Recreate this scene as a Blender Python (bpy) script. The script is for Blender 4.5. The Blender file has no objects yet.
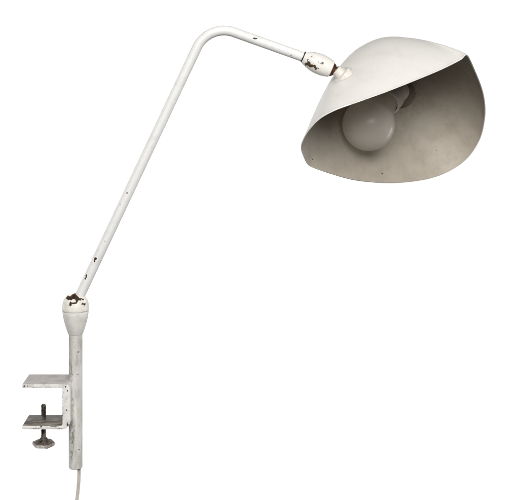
import bpy, bmesh, math, random
import numpy as np
from mathutils import Vector
from mathutils.bvhtree import BVHTree
random.seed(4)
sc = bpy.context.scene
COL = sc.collection

# ------------------------------------------------------------------ camera frame (1 photo pixel = 1 mm at y = 0)
D = 1.2; HY = 40.0; CX = 259.5; ZC = 0.21
def P(px, py, y=0.0):
    k = (D + y) / D / 1000.0
    return Vector(((px - CX) * k, y, ZC + (HY - py) * k))
def Pn(px, py, y):
    k = (D + y) / D / 1000.0
    return np.stack([(px - CX) * k, y, ZC + (HY - py) * k], -1)

ROOT = P(75.6, 467.7, 0)

# ------------------------------------------------------------------ materials
def new_mat(name):
    m = bpy.data.materials.new(name); m.use_nodes = True
    nt = m.node_tree
    return m, nt, nt.nodes['Principled BSDF']
def N(nt, typ, **kw):
    n = nt.nodes.new(typ)
    for k, v in kw.items(): setattr(n, k, v)
    return n
def noise(nt, vec, scale, detail=4, rough=0.55):
    n = N(nt, 'ShaderNodeTexNoise'); n.inputs['Scale'].default_value = scale
    n.inputs['Detail'].default_value = detail; n.inputs['Roughness'].default_value = rough
    nt.links.new(vec, n.inputs['Vector']); return n.outputs['Fac']
def ramp(nt, val, a, b):
    r = N(nt, 'ShaderNodeMapRange'); r.interpolation_type = 'SMOOTHSTEP'
    nt.links.new(val, r.inputs['Value'])
    r.inputs['From Min'].default_value = a; r.inputs['From Max'].default_value = b
    return r.outputs['Result']
def math_(nt, op, a, b=None):
    n = N(nt, 'ShaderNodeMath', operation=op)
    for i, x in enumerate((a, b)):
        if x is None: continue
        if isinstance(x, (int, float)): n.inputs[i].default_value = x
        else: nt.links.new(x, n.inputs[i])
    return n.outputs[0]
def mixc(nt, fac, a, b):
    n = N(nt, 'ShaderNodeMix', data_type='RGBA')
    if isinstance(fac, (int, float)): n.inputs[0].default_value = fac
    else: nt.links.new(fac, n.inputs[0])
    for i, x in ((6, a), (7, b)):
        if isinstance(x, tuple): n.inputs[i].default_value = (*x, 1)
        else: nt.links.new(x, n.inputs[i])
    return n.outputs[2]

def blob(nt, vec, c, r):
    """soft ellipsoid mask value: 1 at the centre, 0 at the edge, negative outside"""
    s = N(nt, 'ShaderNodeVectorMath', operation='SUBTRACT'); nt.links.new(vec, s.inputs[0]); s.inputs[1].default_value = c
    m = N(nt, 'ShaderNodeVectorMath', operation='MULTIPLY'); nt.links.new(s.outputs[0], m.inputs[0])
    m.inputs[1].default_value = (1 / r[0], 1 / r[1], 1 / r[2])
    l = N(nt, 'ShaderNodeVectorMath', operation='LENGTH'); nt.links.new(m.outputs[0], l.inputs[0])
    return math_(nt, 'SUBTRACT', 1.0, l.outputs['Value'])

def paint(name, base, dirt, dirt_rng=(.5, .75), dirt_amt=.5, stretch=(1, 1, 1), nscale=60, rough=.42,
          chips_or_shading=(), chip_or_shading_col=(.035, .018, .010), primer=(.80, .75, .66), halo=.2, speck=None, speck_col=(.08, .06, .05), speck_scale=260,
          jag=.0016, bump=.15, stains_or_shading=(), stain_or_shading_col=(.30, .26, .22), coat=0, grain=.25, gscale=900):
    m, nt, b = new_mat(name)
    tc = N(nt, 'ShaderNodeTexCoord').outputs['Object']
    mp = N(nt, 'ShaderNodeMapping'); mp.inputs['Scale'].default_value = stretch; nt.links.new(tc, mp.inputs['Vector'])
    st = mp.outputs['Vector']
    d = math_(nt, 'MULTIPLY', ramp(nt, noise(nt, st, nscale, 6, .62), *dirt_rng), dirt_amt)
    col = mixc(nt, d, base, dirt)
    fine = noise(nt, tc, gscale, 3, .6)
    col = mixc(nt, math_(nt, 'MULTIPLY', ramp(nt, fine, .46, .78), grain), col, dirt)
    rgh = math_(nt, 'ADD', rough, math_(nt, 'MULTIPLY', d, .35))
    # jagged coordinate for chips
    jn = N(nt, 'ShaderNodeTexNoise'); jn.inputs['Scale'].default_value = 420; jn.inputs['Detail'].default_value = 3
    nt.links.new(tc, jn.inputs['Vector'])
    js = N(nt, 'ShaderNodeVectorMath', operation='SUBTRACT'); nt.links.new(jn.outputs['Color'], js.inputs[0]); js.inputs[1].default_value = (.5, .5, .5)
    jm = N(nt, 'ShaderNodeVectorMath', operation='SCALE'); nt.links.new(js.outputs[0], jm.inputs[0]); jm.inputs['Scale'].default_value = jag * 4
    ja = N(nt, 'ShaderNodeVectorMath', operation='ADD'); nt.links.new(tc, ja.inputs[0]); nt.links.new(jm.outputs[0], ja.inputs[1])
    jv = ja.outputs[0]
    if stains_or_shading:
        s = None
        for c, r in stains_or_shading:
            bl = blob(nt, jv, c, r); s = bl if s is None else math_(nt, 'MAXIMUM', s, bl)
        f = math_(nt, 'MULTIPLY', ramp(nt, s, 0, .7), ramp(nt, noise(nt, st, nscale * 4, 5, .65), .35, .62))
        col = mixc(nt, f, col, stain_or_shading_col)
    hm = None
    if chips_or_shading:
        s = None
        for c, r in chips_or_shading:
            bl = blob(nt, jv, c, r); s = bl if s is None else math_(nt, 'MAXIMUM', s, bl)
        col = mixc(nt, ramp(nt, s, -halo, 0), col, primer)
        cm = ramp(nt, s, -.03, .12)
        cc = mixc(nt, ramp(nt, noise(nt, tc, 500, 4), .45, .7), chip_or_shading_col, tuple(min(1, x * 2.4) for x in chip_or_shading_col))
        col = mixc(nt, cm, col, cc); hm = cm
    if speck:
        sp = ramp(nt, noise(nt, tc, speck_scale, 5, .7), *speck)
        col = mixc(nt, sp, col, speck_col)
        hm = sp if hm is None else math_(nt, 'MAXIMUM', hm, sp)
    nt.links.new(col, b.inputs['Base Color'])
    if hm is not None: rgh = math_(nt, 'ADD', rgh, math_(nt, 'MULTIPLY', hm, .25))
    nt.links.new(rgh, b.inputs['Roughness'])
    b.inputs['Coat Weight'].default_value = coat; b.inputs['Coat Roughness'].default_value = .25; b.inputs['Specular IOR Level'].default_value = .35
    h = math_(nt, 'ADD', math_(nt, 'MULTIPLY', fine, .25), noise(nt, tc, 160, 3))
    if hm is not None: h = math_(nt, 'SUBTRACT', h, math_(nt, 'MULTIPLY', hm, 1.2))
    bp = N(nt, 'ShaderNodeBump'); bp.inputs['Strength'].default_value = bump; bp.inputs['Distance'].default_value = .0006
    nt.links.new(h, bp.inputs['Height']); nt.links.new(bp.outputs[0], b.inputs['Normal'])
    return m

def metal(name, col, col2, rough=.45, scale=300, metallic=.9):
    m, nt, b = new_mat(name)
    tc = N(nt, 'ShaderNodeTexCoord').outputs['Object']
    f = ramp(nt, noise(nt, tc, scale, 5, .65), .38, .66)
    nt.links.new(mixc(nt, f, col, col2), b.inputs['Base Color'])
    b.inputs['Metallic'].default_value = metallic
    nt.links.new(math_(nt, 'ADD', rough, math_(nt, 'MULTIPLY', f, .2)), b.inputs['Roughness'])
    bp = N(nt, 'ShaderNodeBump'); bp.inputs['Strength'].default_value = .25; bp.inputs['Distance'].default_value = .0004
    nt.links.new(noise(nt, tc, 700, 4), bp.inputs['Height']); nt.links.new(bp.outputs[0], b.inputs['Normal'])
    return m

def L(px, py, y): return tuple(P(px, py, y) - ROOT)       # photo position -> lamp's own coordinates
def chip_or_shading(px, py, y, rx, rz, ry=6): return (L(px, py, y / 1000), (rx / 1000, ry / 1000, rz / 1000))

# ------------------------------------------------------------------ mesh helpers
def obj(name, bm, mats, parent=None, smooth=True, shift=True, angle=None):
    me = bpy.data.meshes.new(name)
    bmesh.ops.recalc_face_normals(bm, faces=bm.faces)
    if shift:
        for v in bm.verts: v.co -= ROOT
    bm.to_mesh(me); bm.free()
    for m in (mats if isinstance(mats, (list, tuple)) else [mats]): me.materials.append(m)
    if smooth:
        for p in me.polygons: p.use_smooth = True
        if angle: me.set_sharp_from_angle(angle=math.radians(angle))
    o = bpy.data.objects.new(name, me); COL.objects.link(o)
    if parent: o.parent = parent
    return o

def frame(d):
    d = Vector(d).normalized()
    a = Vector((0, 0, 1)) if abs(d.z) < .9 else Vector((0, 1, 0))
    u = d.cross(a).normalized(); v = u.cross(d).normalized()
    return d, u, v

def lathe(bm, o, d, prof, n=64, cap=True, mi=0):
    """prof = [(distance along d, radius)]"""
    d, u, v = frame(d); rings = []
    for t, r in prof:
        rings.append([bm.verts.new(Vector(o) + d * t + (u * math.cos(2 * math.pi * i / n) + v * math.sin(2 * math.pi * i / n)) * r) for i in range(n)])
    for a, b in zip(rings, rings[1:]):
        for i in range(n):
            f = bm.faces.new((a[i], a[(i + 1) % n], b[(i + 1) % n], b[i])); f.material_index = mi
    if cap:
        for r in (rings[0], rings[-1]):
            f = bm.faces.new(r); f.material_index = mi
    return rings

def tube(bm, pts, r, n=32, cap=True, flat=None):
    pts = [Vector(p) for p in pts]; rings = []
    d0 = (pts[1] - pts[0]).normalized(); _, u, v = frame(d0); prev = d0
    for i, p in enumerate(pts):
        t = (pts[min(i + 1, len(pts) - 1)] - pts[max(i - 1, 0)]).normalized()
        q = prev.rotation_difference(t); u = q @ u; v = q @ v; prev = t
        ring = []
        for k in range(n):
            a = 2 * math.pi * k / n
            rr = r(i) if callable(r) else r
            ring.append(bm.verts.new(p + (u * math.cos(a) + v * math.sin(a)) * rr))
        rings.append(ring)
    for a, b in zip(rings, rings[1:]):
        for i in range(n): bm.faces.new((a[i], a[(i + 1) % n], b[(i + 1) % n], b[i]))
    if cap: bm.faces.new(rings[0]); bm.faces.new(rings[-1])

def smooth_prof(pts, k=6):
    out = []
    for i in range(len(pts) - 1):
        p0 = pts[max(i - 1, 0)]; p1 = pts[i]; p2 = pts[i + 1]; p3 = pts[min(i + 2, len(pts) - 1)]
        for j in range(k):
            t = j / k
            out.append(tuple(.5 * (2 * b + (-a + c) * t + (2 * a - 5 * b + 4 * c - e) * t * t + (-a + 3 * b - 3 * c + e) * t ** 3)
                             for a, b, c, e in zip(p0, p1, p2, p3)))
    out.append(pts[-1]); return out

# ------------------------------------------------------------------ the lamp
lamp = bpy.data.objects.new('clamp_lamp', None); COL.objects.link(lamp); lamp.location = ROOT
lamp['label'] = 'chipped white metal desk lamp with table clamp, bent arm and scoop shade over a bulb'
lamp['category'] = 'lamp'

WHITE = (.755, .755, .745); DIRT = (.46, .43, .39)
BROWN = (.040, .026, .012)

# --- post: a hollow tube, open at the bottom for the cord
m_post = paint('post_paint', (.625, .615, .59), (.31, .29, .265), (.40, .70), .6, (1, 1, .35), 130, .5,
               stains_or_shading=[chip_or_shading(69.6, 400, -3, 1.3, 75, 9), chip_or_shading(71.5, 372, -5, 1.8, 16), chip_or_shading(72.5, 405, -5, 2.0, 20), chip_or_shading(73, 436, -5, 3.2, 26), chip_or_shading(72, 455, -5, 2.2, 10)],  # first mark is painted shading down the post's left edge; the rest are stains
               stain_or_shading_col=(.20, .19, .17), speck=(.70, .76), chips_or_shading=[chip_or_shading(77.8, 374, -6.5, .7, .9, 3), chip_or_shading(74, 342, -6.5, .6, .8, 3), chip_or_shading(79.5, 450, -6, .6, .8, 3), chip_or_shading(78.5, 352, -6, .5, .6, 3)], bump=.3)
bm = bmesh.new()
pt = P(75.6, 336, 0); L_post = (P(75.6, 335, 0) - ROOT).z; up = Vector((0, 0, 1))
R_ = .0068
lathe(bm, ROOT, up, [(.012, .0056), (.0004, .0056), (0, .0059), (0, R_ - .0006), (.0006, R_), (L_post, R_), (L_post + .004, R_)], 64)
post = obj('post', bm, m_post, lamp, angle=40)

# --- lower swivel joint
m_joint = paint('joint_paint', (.71, .70, .665), DIRT, (.45, .75), .5, (1, 1, 1), 160, .45, bump=.3, speck=(.73, .78))
def zj(py): return (P(75.6, py, 0) - ROOT).z
cup = [(333.8, 6.4), (333.8, 7.2), (333.0, 7.6), (328, 9.4), (321.7, 11.3), (315.5, 12.6), (311.4, 13.1), (310.8, 12.95), (310.5, 12.5)]
bm = bmesh.new()
lathe(bm, ROOT, up, [(zj(a), b / 1000) for a, b in cup], 72)
joint = obj('swivel_joint', bm, m_joint, lamp, angle=40)
m_cap = paint('joint_cap_paint', (.79, .77, .715), DIRT, (.45, .72), .5, (1, 1, 1), 200, .42, bump=.35, jag=.0009, halo=.45, speck=(.72, .77),
              chips_or_shading=[chip_or_shading(69.5, 298.0, -8, 4.6, 2.1, 9), chip_or_shading(72.5, 295.6, -6, 5.5, 2.2, 12), chip_or_shading(76, 298.3, -9, 3.5, 1.5, 6), chip_or_shading(81.5, 299.7, -10, 4.2, 1.3, 5), chip_or_shading(70.6, 304.2, -12, 1.2, 2.3, 4),
                     chip_or_shading(73.6, 303.2, -12, 3.4, .8, 4), chip_or_shading(76.6, 301.4, -12, 1.4, 1.8, 4), chip_or_shading(84.8, 304.6, -10, 2.2, 1.8, 4), chip_or_shading(82.6, 304.2, -10, 1.8, .9, 4), chip_or_shading(83.6, 308, -11, .5, .5, 3), chip_or_shading(68, 306, -11, .4, .4, 3)], chip_or_shading_col=(.026, .015, .009))
cap = [(310.4, 12.5), (310.1, 13.1), (309.6, 13.3), (307.5, 13.35), (304.5, 13.1), (301.5, 12.5), (298.8, 11.3), (296.7, 9.6), (295.4, 8.1), (295.2, 7.6), (296.5, 7.2)]
bm = bmesh.new()
lathe(bm, ROOT, up, [(zj(a), b / 1000) for a, b in cap[:3]] + smooth_prof([(zj(a), b / 1000) for a, b in cap[3:]], 4), 72)
obj('joint_cap', bm, m_cap, joint, angle=50)
m_brass = metal('worn_brass', (.10, .055, .028), (.30, .17, .09), .45, 260)
def ball(bm, c, r, n=32):
    bmesh.ops.create_uvsphere(bm, u_segments=n, v_segments=n // 2, radius=r)
    for v in bm.verts[-((n // 2 - 1) * n + 2):]: v.co += c
bm = bmesh.new(); ball(bm, P(76.6, 301.0, 0), .0079)
obj('pivot_ball', bm, m_brass, joint)

# --- arm: one bent tube, straight, elbow, straight
p0 = Vector((79.6, 296.3)); corner = Vector((208.4, 23.05)); p1 = Vector((304, 57.2))
d1 = (p0 - corner).normalized(); d2 = (p1 - corner).normalized()
half = d1.angle(d2) / 2; rb = 30; tl = rb / math.tan(half)
cen = corner + (d1 + d2).normalized() * rb / math.sin(half)
pts = [p0.lerp(corner + d1 * tl, i / 14) for i in range(15)]
a0 = (corner + d1 * tl) - cen; a1 = (corner + d2 * tl) - cen
tot = a0.angle_signed(a1)
for i in range(1, 24):
    t = -tot * i / 24
    pts.append(cen + Vector((a0.x * math.cos(t) - a0.y * math.sin(t), a0.x * math.sin(t) + a0.y * math.cos(t))))
if (pts[-1] - (corner + d2 * tl)).length > 6:
    pts = pts[:15]
    for i in range(1, 24):
        t = tot * i / 24
        pts.append(cen + Vector((a0.x * math.cos(t) - a0.y * math.sin(t), a0.x * math.sin(t) + a0.y * math.cos(t))))
pts += [(corner + d2 * tl).lerp(p1, i / 8) for i in range(9)]
m_arm = paint('arm_paint', WHITE, (.50, .49, .47), (.5, .8), .45, (1, 1, 1), 90, .36, speck=(.745, .78), speck_scale=200,
              chips_or_shading=[chip_or_shading(95.6, 258.6, -5, 1.5, 1.5, 4), chip_or_shading(94.5, 260.8, -5, .9, 1.6, 4), chip_or_shading(86.3, 276, -5, .8, 1.6, 4), chip_or_shading(85.2, 278.6, -5, .9, 1.5, 4),
                     chip_or_shading(255, 38.4, -4.6, 2.6, .9, 3.5), chip_or_shading(127, 193, -5, .8, .9, 3), chip_or_shading(120, 205, -5, .45, .5, 3), chip_or_shading(105, 241, -4, .4, .6, 3), chip_or_shading(291, 54.8, -5, .6, .5, 3)], jag=.0005, halo=.6, primer=(.86, .85, .82))
bm = bmesh.new(); tube(bm, [P(p.x, p.y, 0) for p in pts], .0050, 40)
obj('arm', bm, m_arm, lamp, angle=60)

# --- shade: scooped sheet-metal bowl, lofted from its rim to its crown
S_ = 519 / 210.
near = [(467.2, 54.4), (461, 58.4), (454.4, 62.0), (440, 69.0), (420, 77.4), (398, 86.2), (383, 92), (360, 100.2), (348, 104.4), (336, 108.8), (323.4, 115.2), (315.3, 121.6),
        (307, 131.5), (302.0, 141.4), (300.8, 148.6), (303.4, 156.8), (307.6, 164.6)]
far = [(60, 354), (100, 368), (160, 384), (230, 391), (290, 389), (350, 379), (400, 359), (440, 329), (469, 285), (481, 240), (483, 200), (476, 160), (459, 115)]
rim2 = np.array(near + [(x / S_ + 290, y / S_ + 25) for x, y in far], float)
NR = 240
def closed_curve(pts, n):
    m = len(pts); out = []
    for i in range(m):
        q0, q1, q2, q3 = pts[i - 1], pts[i], pts[(i + 1) % m], pts[(i + 2) % m]
        t = np.linspace(0, 1, 12, endpoint=False)[:, None]
        out.append(.5 * (2 * q1 + (-q0 + q2) * t + (2 * q0 - 5 * q1 + 4 * q2 - q3) * t * t + (-q0 + 3 * q1 - 3 * q2 + q3) * t ** 3))
    o = np.concatenate(out); d = np.r_[0, np.cumsum(np.linalg.norm(np.roll(o, -1, 0) - o, axis=1))]
    oc = np.vstack([o, o[:1]]); s = np.linspace(0, d[-1], n, endpoint=False)
    return np.stack([np.interp(s, d, oc[:, k]) for k in (0, 1)], 1)
R2 = closed_curve(rim2, NR)
def shade_points(y0):
    s = (R2 - np.array([390, 118.])) @ np.array([.532, .847]); w = (R2 - np.array([390, 118.])) @ np.array([.847, -.532])
    dep = 1.1982 * s - 35.0 * np.clip(1 - ((w - 3) / 97) ** 2, 0, 1) * np.clip((10 - s) / 40, 0, 1)
    R = Pn(R2[:, 0], R2[:, 1], y0 + dep / 1000)
    F = np.fft.fft(R, axis=0); G = np.zeros_like(F); G[:3] = F[:3]; G[-2:] = F[-2:]; S = np.fft.ifft(G, axis=0).real
    C = R.mean(0); a = np.array([-.0278, .0664, .0853]); bv = np.array([.0041, .0006, -.0041]); out = []
    for ph in np.linspace(0, math.pi / 2, 44)[:-1]:
        f = math.cos(ph) ** 1.1022; g = math.sin(ph) ** 1.6863
        q = min(1, ph / (math.pi / 2) * 1.1175); q = q * q * (3 - 2 * q)
        out.append(C + (R * (1 - q) + S * q - C) * f + a * g + bv * math.sin(2 * ph))
    return np.array(out), C, a
def bvh(rings, apex):
    vs = [Vector(p) for r in rings for p in r]; n = rings.shape[1]; fs = []
    for i in range(len(rings) - 1):
        for k in range(n): fs.append((i * n + k, i * n + (k + 1) % n, (i + 1) * n + (k + 1) % n, (i + 1) * n + k))
    vs.append(Vector(apex)); b = (len(rings) - 1) * n
    for k in range(n): fs.append((b + k, b + (k + 1) % n, len(vs) - 1))
    return BVHTree.FromPolygons(vs, fs)
CAM = Vector((0, -D, ZC))
def ray(tree, px, py):
    d = (P(px, py, 0) - CAM).normalized()
    return tree.ray_cast(CAM, d)
y0 = .02; NECK = (342.5, 75.5)
for it in range(4):
    rings, C, a = shade_points(y0); tree = bvh(rings, C + a)
    hit, nrm, _, _ = ray(tree, *NECK)
    print('neck', it, hit, nrm, y0)
    y0 -= hit.y - .000
rings, C, a = shade_points(y0); tree = bvh(rings, C + a)
neck, nrm, _, _ = ray(tree, *NECK)
if nrm.dot(CAM - neck) < 0: nrm = -nrm

n = NR; TH = .0011
bm = bmesh.new()
def grid(pts, apex, mi):
    V = [[bm.verts.new(p) for p in r] for r in pts]; A = bm.verts.new(apex)
    for i in range(len(V) - 1):
        for k in range(n):
            f = bm.faces.new((V[i][k], V[i][(k + 1) % n], V[i + 1][(k + 1) % n], V[i + 1][k])); f.material_index = mi
    for k in range(n):
        f = bm.faces.new((V[-1][k], V[-1][(k + 1) % n], A)); f.material_index = mi
    return V
Cb = C + a * .35
du = np.roll(rings, -1, 1) - np.roll(rings, 1, 1); dv = np.gradient(rings, axis=0)
nn = np.cross(du, dv); nn /= np.linalg.norm(nn, axis=2)[..., None] + 1e-12
if np.mean(np.sum(nn * (rings - Cb), 2)) < 0: nn = -nn
inner = rings - nn * TH
Vo = grid(rings, C + a, 0)
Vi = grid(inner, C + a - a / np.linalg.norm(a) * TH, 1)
for k in range(n):
    f = bm.faces.new((Vo[0][k], Vo[0][(k + 1) % n], Vi[0][(k + 1) % n], Vi[0][k])); f.material_index = 2
nv = nn.copy()
m_shade = paint('shade_paint', (.80, .785, .755), (.60, .56, .50), (.45, .8), .35, (1, 1, 1), 45, .4, bump=.1, speck=(.73, .78), speck_scale=220, speck_col=(.56, .50, .43), coat=0,
                stains_or_shading=[(tuple(neck - ROOT), (.016, .016, .016))], stain_or_shading_col=(.30, .21, .14))
def wall_chip_or_shading(px, py, rx, rz):
    h, _, _, _ = tree.ray_cast(CAM + (P(px, py, 0) - CAM).normalized() * (D + y0 - .005), (P(px, py, 0) - CAM).normalized())
    return (tuple(h - ROOT), (rx / 1000, .004, rz / 1000))
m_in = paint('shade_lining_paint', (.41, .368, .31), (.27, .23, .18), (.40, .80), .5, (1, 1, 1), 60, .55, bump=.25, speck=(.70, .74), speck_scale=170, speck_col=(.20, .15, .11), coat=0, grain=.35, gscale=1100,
             chips_or_shading=[wall_chip_or_shading(382, 173.5, 1.0, 1.2), wall_chip_or_shading(446, 124, .7, .5), wall_chip_or_shading(436, 150, .9, .35), wall_chip_or_shading(312.5, 159, .9, .5), wall_chip_or_shading(351, 160, .4, .4)],  # mark at the left tip paints in the shade of a small folded lip
             chip_or_shading_col=(.05, .035, .025), primer=(.50, .43, .35), jag=.0007,
             stains_or_shading=[wall_chip_or_shading(403, 98, 34, 30)[:1] + ((.034, .03, .030),)], stain_or_shading_col=(.36, .29, .22))
m_rim = paint('shade_edge_paint', (.72, .70, .66), (.34, .29, .24), (.5, .8), .7, (1, 1, 1), 200, .5)
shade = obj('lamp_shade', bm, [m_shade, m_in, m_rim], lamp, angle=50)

# --- flange welded on the shade, stub ball and upper swivel joint
m_fl = paint('flange_paint', (.69, .665, .62), (.42, .36, .29), (.5, .8), .5, (1, 1, 1), 160, .42)
bm = bmesh.new()
b_end = P(331.3, 69.2, 0); b_st = P(303.6, 57, 0); bd = (b_end - b_st).normalized()
fd = (nrm * .55 - bd * .45).normalized()
lathe(bm, neck - fd * .004, fd, [(0, .0105), (.0045, .0105), (.0060, .0098), (.0066, .0085), (.0068, .0066), (.0105, .0058), (.0128, .0056), (.0134, .0050)], 56)
obj('mounting_flange', bm, m_fl, shade, angle=35)
m_joint2 = paint('upper_joint_paint', (.75, .735, .70), DIRT, (.5, .78), .4, (1, 1, 1), 160, .38, jag=.0015, bump=.3, halo=.25,
                 chips_or_shading=[chip_or_shading(307.5, 64.2, -8, 3.0, 2.6, 8), chip_or_shading(312, 66.3, -10, 4.0, 1.9, 8), chip_or_shading(316.5, 68.2, -10, 2.6, 1.0, 8), chip_or_shading(308, 60.5, -9, 1.2, .8, 5), chip_or_shading(321.5, 63.2, -10, 3.2, .55, 4), chip_or_shading(318.6, 61.8, -10, .8, .8, 4), chip_or_shading(311, 56.5, -9, .8, .8, 4)], chip_or_shading_col=BROWN)
Lb = (b_end - b_st).length
prof = smooth_prof([(0, .0054), (0.0004, .0062), (.1 * Lb, .0073), (.3 * Lb, .0094), (.52 * Lb, .0104), (.75 * Lb, .0102), (.93 * Lb, .0090), (Lb, .0084), (Lb, .0076), (Lb - .002, .007)], 5)
bm = bmesh.new(); lathe(bm, b_st, bd, prof, 64)
joint2 = obj('swivel_joint', bm, m_joint2, lamp, angle=50)
bm = bmesh.new(); lathe(bm, b_st - bd * .0016, bd, [(0.0005, .0052), (0.0006, .0057), (.0016, .0059), (.0019, .0056)], 48)
obj('collar_ring', bm, metal('dark_collar', (.02, .018, .016), (.08, .07, .06), .5), joint2, angle=40)
m_copper = metal('worn_copper', (.07, .026, .016), (.22, .11, .075), .4, 220, .8)
bm = bmesh.new()
lathe(bm, b_end - bd * .003, bd, [(0, .0070), (.0035, .0072), (.0050, .0066), (.0062, .0056), (.0070, .0042)], 48)
st_d = (neck + fd * .006) - (b_end - bd * .0022)
lathe(bm, b_end - bd * .0022, st_d, [(0, .0042), (st_d.length + .003, .0042)], 32)
obj('pivot_ball', bm, m_copper, joint2, angle=60)

# --- socket and bulb on the far inner wall
hit, hn, _, _ = tree.ray_cast(CAM + (P(397.3, 89, 0) - CAM).normalized() * (D + .02 + y0), (P(397.3, 89, 0) - CAM).normalized())
print('socket wall', hit, hn)
if hn.dot(CAM - hit) < 0: hn = -hn
bulb_c = P(368.5, 124.5, y0 + .040)
back = hit + hn * .002
ax = (bulb_c - back); dist = ax.length; ax.normalize()
print('bulb dist', dist, ax)
bm = bmesh.new()
lathe(bm, hit - hn * .001, hn, [(-.008, .0215), (.0035, .0215), (.0045, .0208), (.005, .012)], 56)
m_plate = metal('dark_plate', (.16, .13, .10), (.26, .22, .17), .5, 90, .1)  # disc darker than the lining around it
m_sock = metal('tarnished_socket', (.70, .66, .60), (.82, .78, .72), .35, 60, .1)
sock_o = back
SL = dist - .048; print('SL', SL)
plate_bm = bm
bm = bmesh.new()
lathe(bm, sock_o, ax, [(0, .0135), (.005, .0135), (.006, .0100), (SL * .45, .0100), (SL * .45 + .001, .0140), (SL * .45 + .006, .0145), (SL * .45 + .007, .0128), (SL * .45 + .0085, .0128), (SL * .45 + .0095, .0145), (SL + .001, .0148), (SL + .0018, .0142), (SL + .0018, .0128), (SL - .008, .0124)], 56)
socket = obj('lamp_socket', bm, m_sock, lamp, angle=35)
obj('socket_plate', plate_bm, m_plate, socket, angle=35)
m_glass, nt, b = new_mat('pearl_glass')
tc = N(nt, 'ShaderNodeTexCoord').outputs['Object']
nt.links.new(mixc(nt, ramp(nt, noise(nt, tc, 40, 4), .4, .8), (.92, .89, .84), (.86, .82, .77)), b.inputs['Base Color'])
b.inputs['Roughness'].default_value = .30; b.inputs['Coat Weight'].default_value = .18; b.inputs['Coat Roughness'].default_value = .16
tl_ = N(nt, 'ShaderNodeBsdfTranslucent'); tl_.inputs['Color'].default_value = (.92, .87, .80, 1)
tr = N(nt, 'ShaderNodeBsdfTransparent'); tr.inputs['Color'].default_value = (.96, .94, .90, 1)
m1 = N(nt, 'ShaderNodeMixShader'); m1.inputs[0].default_value = .35
nt.links.new(b.outputs[0], m1.inputs[1]); nt.links.new(tl_.outputs[0], m1.inputs[2])
lw = N(nt, 'ShaderNodeLayerWeight'); lw.inputs['Blend'].default_value = .35
m2 = N(nt, 'ShaderNodeMixShader')
nt.links.new(math_(nt, 'SUBTRACT', .66, math_(nt, 'MULTIPLY', lw.outputs['Facing'], .55)), m2.inputs[0])
nt.links.new(m1.outputs[0], m2.inputs[1]); nt.links.new(tr.outputs[0], m2.inputs[2])
nt.links.new(m2.outputs[0], nt.nodes['Material Output'].inputs['Surface'])
RB = .0274
prof = []
for i in range(28):
    t = math.pi * i / 40
    prof.append((RB * math.cos(t), max(RB * math.sin(t), 1e-5)))
nx, nr = prof[-1]
prof += smooth_prof([(nx, nr), (-.023, .0194), (-.032, .0155), (-.041, .0127), (-.049, .0114), (-.058, .0112)], 5)[1:]
bm = bmesh.new(); lathe(bm, bulb_c, ax, prof, 64)
bulb = obj('light_bulb', bm, m_glass, lamp)
bm = bmesh.new(); lathe(bm, bulb_c, ax, [(-.0545, .0110), (-.055, .0113), (-.060, .0110), (-.066, .0112), (-.067, .006)], 40)
obj('bulb_cap', bm, metal('bulb_cap_metal', (.45, .42, .37), (.6, .57, .52), .3), bulb, angle=40)

# --- table clamp: flat bar bent into a C
W = .0175
def q(px, py):
    p = P(px, py, -W); return (p.x, p.z)
o_l, o_r, i_r = 22.2, 70.0, 62.4
T_top, T_in, B_in, B_bot = 384.2, 388.1, 425.8, 429.6
def arc(cx, cy, r, a0, a1, k=8):
    return [(cx + r * math.cos(math.radians(a0 + (a1 - a0) * i / k)), cy + r * math.sin(math.radians(a0 + (a1 - a0) * i / k))) for i in range(k + 1)]
outer = [(o_l, T_top)] + arc(o_r - 7, T_top + 7, 7, -90, 0) + arc(o_r - 7.5, B_bot - 7.5, 7.5, 0, 90) + [(o_l, B_bot)]
inn = [(o_l, B_in)] + arc(i_r - 1.5, B_in - 1.5, 1.5, 90, 0, 4) + arc(i_r - 1.5, T_in + 1.5, 1.5, 0, -90, 4) + [(o_l, T_in)]
poly = [q(*p) for p in outer + inn]
bm = bmesh.new()
fr = [bm.verts.new((x, -W, z)) for x, z in poly]; bk = [bm.verts.new((x, W, z)) for x, z in poly]
k = len(poly)
bm.faces.new(fr); bm.faces.new(bk[::-1])
for i in range(k): bm.faces.new((fr[i], fr[(i + 1) % k], bk[(i + 1) % k], bk[i]))
bmesh.ops.recalc_face_normals(bm, faces=bm.faces)
zin = q(o_l, B_in)[1]; ztop = q(o_l, T_top)[1]; xl = q(i_r, 400)[0]
sharp = [e for e in bm.edges if e.calc_face_angle(0) > math.radians(50)]
bmesh.ops.bevel(bm, geom=sharp, offset=.0007, segments=2, affect='EDGES', profile=.6)
for f in bm.faces:
    c = f.calc_center_median()
    if f.normal.z > .8 and abs(c.z - zin) < .001: f.material_index = 1
    elif f.normal.z > .8 and abs(c.z - ztop) < .001: f.material_index = 2
CH = dict(speck=(.63, .73), speck_col=(.05, .04, .035), speck_scale=170)
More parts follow.
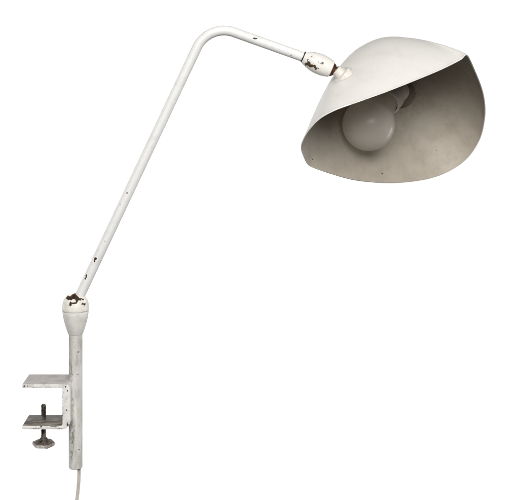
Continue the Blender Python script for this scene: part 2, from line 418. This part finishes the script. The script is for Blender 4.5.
m_clamp = paint('clamp_paint', (.76, .75, .73), (.40, .37, .34), (.45, .7), .6, (1, 1, 1), 120, .5, bump=.4,
                chips_or_shading=[chip_or_shading(24.0, 386.3, -17, 1.0, 1.0, 3), chip_or_shading(27.2, 386, -17, .7, .5, 3), chip_or_shading(36.5, 387.7, -17, 4.5, .4, 3), chip_or_shading(48, 388, -17, 7, .35, 3), chip_or_shading(59.5, 388, -17, 1.6, .6, 3), chip_or_shading(65.6, 386.4, -16, 1.0, .8, 4), chip_or_shading(67.8, 391, -17, .6, 1.6, 3),
                       chip_or_shading(41, 426.8, -17, 1.0, .6, 3), chip_or_shading(35, 429, -17, 6, .4, 3), chip_or_shading(62.5, 406, -17, .45, 18, 3), chip_or_shading(67.6, 423.4, -16, .9, 2.4, 4), chip_or_shading(22.6, 427.5, -15, .7, 2, 4), chip_or_shading(54, 426.4, -17, 5, .4, 3), chip_or_shading(60, 428.8, -17, 4, .4, 3), chip_or_shading(66.5, 410, -17, .4, .8, 3)], chip_or_shading_col=(.06, .05, .045), jag=.0009, **CH)  # long thin upright mark paints the shadow line on the leg's inner edge
m_clamp_in = paint('clamp_bare_jaw', (.085, .07, .06), (.40, .36, .32), (.46, .66), .85, (.35, 1, 1), 150, .5, bump=.4, speck=(.60, .7), speck_scale=150, speck_col=(.035, .028, .022))
m_clamp_top = paint('clamp_top_shaded_paint', (.56, .53, .51), (.36, .33, .31), (.42, .7), .6, (1, 1, 1), 130, .6, bump=.35, speck=(.70, .76))  # darker version of the clamp paint; shading of the upward face is painted in
clamp = obj('table_clamp', bm, [m_clamp, m_clamp_in, m_clamp_top], lamp, angle=35)
# weld fillet between the bar and the post
bm = bmesh.new()
wx = q(o_r, 400)[0]
lathe(bm, Vector((wx + .0006, -.0045, P(0, 421, 0).z)), up, [(0, .0016), (.001, .0024), (.012, .0026), (.022, .0024), (.0235, .0014)], 20)
obj('weld_seam', bm, paint('weld_grime', (.52, .50, .43), (.22, .20, .15), (.4, .65), .9, (1, 1, 1), 220, .55, bump=.5), clamp)
# threaded screw
sx = P(43.6, 420, 0).x; z_top = P(43.6, 404, 0).z; z_bot = P(43.6, 441, 0).z
bm = bmesh.new(); n_t = 40; turns = (z_top - z_bot) / .00125; steps = int(turns * n_t)
rings_ = []
prof = [(0, .0018)]
nseg = int((z_top - z_bot) / .00125)
pr = [(0, .0017)]
for i in range(nseg):
    z = i * .00125
    pr += [(z + .0002, .0019), (z + .0006, .0026), (z + .00085, .0026)]
pr += [(nseg * .00125, .0019), (nseg * .00125 + .0006, .0014)]
lathe(bm, Vector((sx, 0, z_bot)), up, pr, 32)
m_screw = metal('oily_steel', (.05, .04, .034), (.30, .26, .22), .42, 220, .7)
screw = obj('clamp_screw', bm, m_screw, clamp, angle=25)
# thumb head: conical neck on a worn faceted disc
bm = bmesh.new()
zc = P(43.6, 445.2, 0).z
lathe(bm, Vector((sx, 0, zc)), up, [(.0036, .0066), (.0048, .0062), (.0062, .0040), (.0076, .0031)], 40)
m_dark = metal('dark_steel', (.035, .028, .024), (.14, .12, .10), .5, 260, .6)
obj('screw_collar', bm, m_dark, clamp, angle=35)
bm = bmesh.new()
lathe(bm, Vector((sx, 0, zc)), Vector((.03, -.02, 1)), [(-.0004, .0106), (.0002, .0113), (.0029, .0115), (.0035, .0106), (.0046, .0062)], 6)
bmesh.ops.bevel(bm, geom=[e for e in bm.edges], offset=.0004, segments=2, affect='EDGES')
bmesh.ops.recalc_face_normals(bm, faces=bm.faces)
for f in bm.faces:
    if f.normal.z > .6: f.material_index = 1
m_knob = paint('knob_paint', (.66, .63, .60), (.26, .21, .18), (.42, .6), .8, (1, 1, 1), 200, .45, bump=.5, speck=(.56, .66), speck_scale=180, speck_col=(.09, .05, .04))
m_knobtop = paint('knob_worn_top', (.085, .065, .055), (.34, .30, .27), (.48, .66), .8, (1, 1, 1), 200, .45, bump=.5, speck=(.56, .64), speck_scale=220, speck_col=(.04, .025, .02))
obj('screw_knob', bm, [m_knob, m_knobtop], clamp, angle=25)

# --- twin-core flex leaving the post and dropping to the studio floor
FLOOR = -1.6
def cordpath(off):
    ctrl = [(79.0, 462, 0), (79.1, 470, 0), (78.7, 482, 0), (77.6, 494, 0), (76.2, 507, 0), (74.5, 540, 2), (74, 640, 6)]
    pts = [P(a + off, b, c / 1000) for a, b, c in ctrl]
    x0, _, _ = pts[-1]
    for z, dx, dy in ((-.6, .0, .008), (-1.0, .002, .012), (-1.45, .006, .02), (FLOOR + .03, .02, .04), (FLOOR + .006, .06, .07), (FLOOR + .0022, .12, .09), (FLOOR + .0022, .22, .06), (FLOOR + .0022, .34, .08)):
        pts.append(Vector((x0 + dx, dy + (0 if z > FLOOR + .05 else off / 1000), z)))
    return smooth_prof([tuple(p) for p in pts], 8)
m_cord, nt, b = new_mat('clear_grey_flex')
tc = N(nt, 'ShaderNodeTexCoord').outputs['Object']
nt.links.new(mixc(nt, ramp(nt, noise(nt, tc, 90, 4), .4, .7), (.56, .53, .48), (.40, .375, .335)), b.inputs['Base Color'])
b.inputs['Roughness'].default_value = .35; b.inputs['Subsurface Weight'].default_value = .0
bm = bmesh.new()
tube(bm, cordpath(-.78), .00095, 16); tube(bm, cordpath(.78), .00095, 16)
obj('power_cord', bm, m_cord, lamp)

# ------------------------------------------------------------------ white paper backdrop and studio floor
YB = 2.5
bm = bmesh.new()
A = [bm.verts.new((x, YB + .02 * math.sin(x * 2.1), z)) for z in (FLOOR - .004, .95) for x in np.linspace(-2.3, 2.3, 25)]
for i in range(24): bm.faces.new((A[i], A[i + 1], A[26 + i], A[25 + i]))
m_bg, nt, b = new_mat('white_backdrop_paper')
tc = N(nt, 'ShaderNodeTexCoord').outputs['Object']
nt.links.new(mixc(nt, noise(nt, tc, 8, 3), (.88, .88, .88), (.91, .91, .91)), b.inputs['Base Color'])
b.inputs['Roughness'].default_value = .9; b.inputs['Specular IOR Level'].default_value = .1
bg = obj('backdrop', bm, m_bg, shift=False)
bg['kind'] = 'structure'; bg['label'] = 'plain white studio paper hanging behind the lamp'
bm = bmesh.new()
A = [bm.verts.new(p) for p in ((-6, -5, FLOOR), (6, -5, FLOOR), (6, 6, FLOOR), (-6, 6, FLOOR))]; bm.faces.new(A)
m_fr, nt, b = new_mat('grey_floor')
tc = N(nt, 'ShaderNodeTexCoord').outputs['Object']
nt.links.new(mixc(nt, noise(nt, tc, 12, 6), (.09, .09, .088), (.13, .13, .127)), b.inputs['Base Color']); b.inputs['Roughness'].default_value = .7
fl = obj('floor', bm, m_fr, shift=False); fl['kind'] = 'structure'; fl['label'] = 'grey studio floor far below the lamp'

# ------------------------------------------------------------------ lamps
def area(name, loc, target, sx_, sy_, power, col=(1, 1, 1)):
    d = bpy.data.lights.new(name, 'AREA'); d.shape = 'RECTANGLE'; d.size = sx_; d.size_y = sy_; d.energy = power; d.color = col
    o = bpy.data.objects.new(name, d); COL.objects.link(o); o.location = loc
    o.rotation_euler = (Vector(target) - Vector(loc)).to_track_quat('-Z', 'Y').to_euler()
    return o
area('backdrop_light', (-1.9, 1.0, -.15), (-.1, YB, -.35), .4, 2.0, 52)
area('backdrop_light', (1.9, 1.0, -.15), (.1, YB, -.35), .4, 2.0, 52)
area('key_softbox', (.12, -2.0, 1.12), (0, 0, .02), 1.5, 1.1, 72, (1, .985, .96))
w = bpy.data.worlds.new('World'); sc.world = w; w.use_nodes = True
bgn = w.node_tree.nodes['Background']; bgn.inputs[0].default_value = (1, .99, .97, 1); bgn.inputs[1].default_value = .06

# ------------------------------------------------------------------ camera
cd = bpy.data.cameras.new('camera'); cam = bpy.data.objects.new('camera', cd); COL.objects.link(cam)
cam.location = CAM; cam.rotation_euler = (math.radians(90), 0, 0)
cd.sensor_width = 36; cd.sensor_fit = 'HORIZONTAL'; cd.lens = 36 * D / .519; cd.shift_y = -(250 - HY) / 519
cd.clip_start = .01; cd.clip_end = 100
sc.camera = cam
sc.view_settings.view_transform = 'Standard'; sc.view_settings.look = 'None'; sc.view_settings.exposure = 0; sc.view_settings.gamma = 1
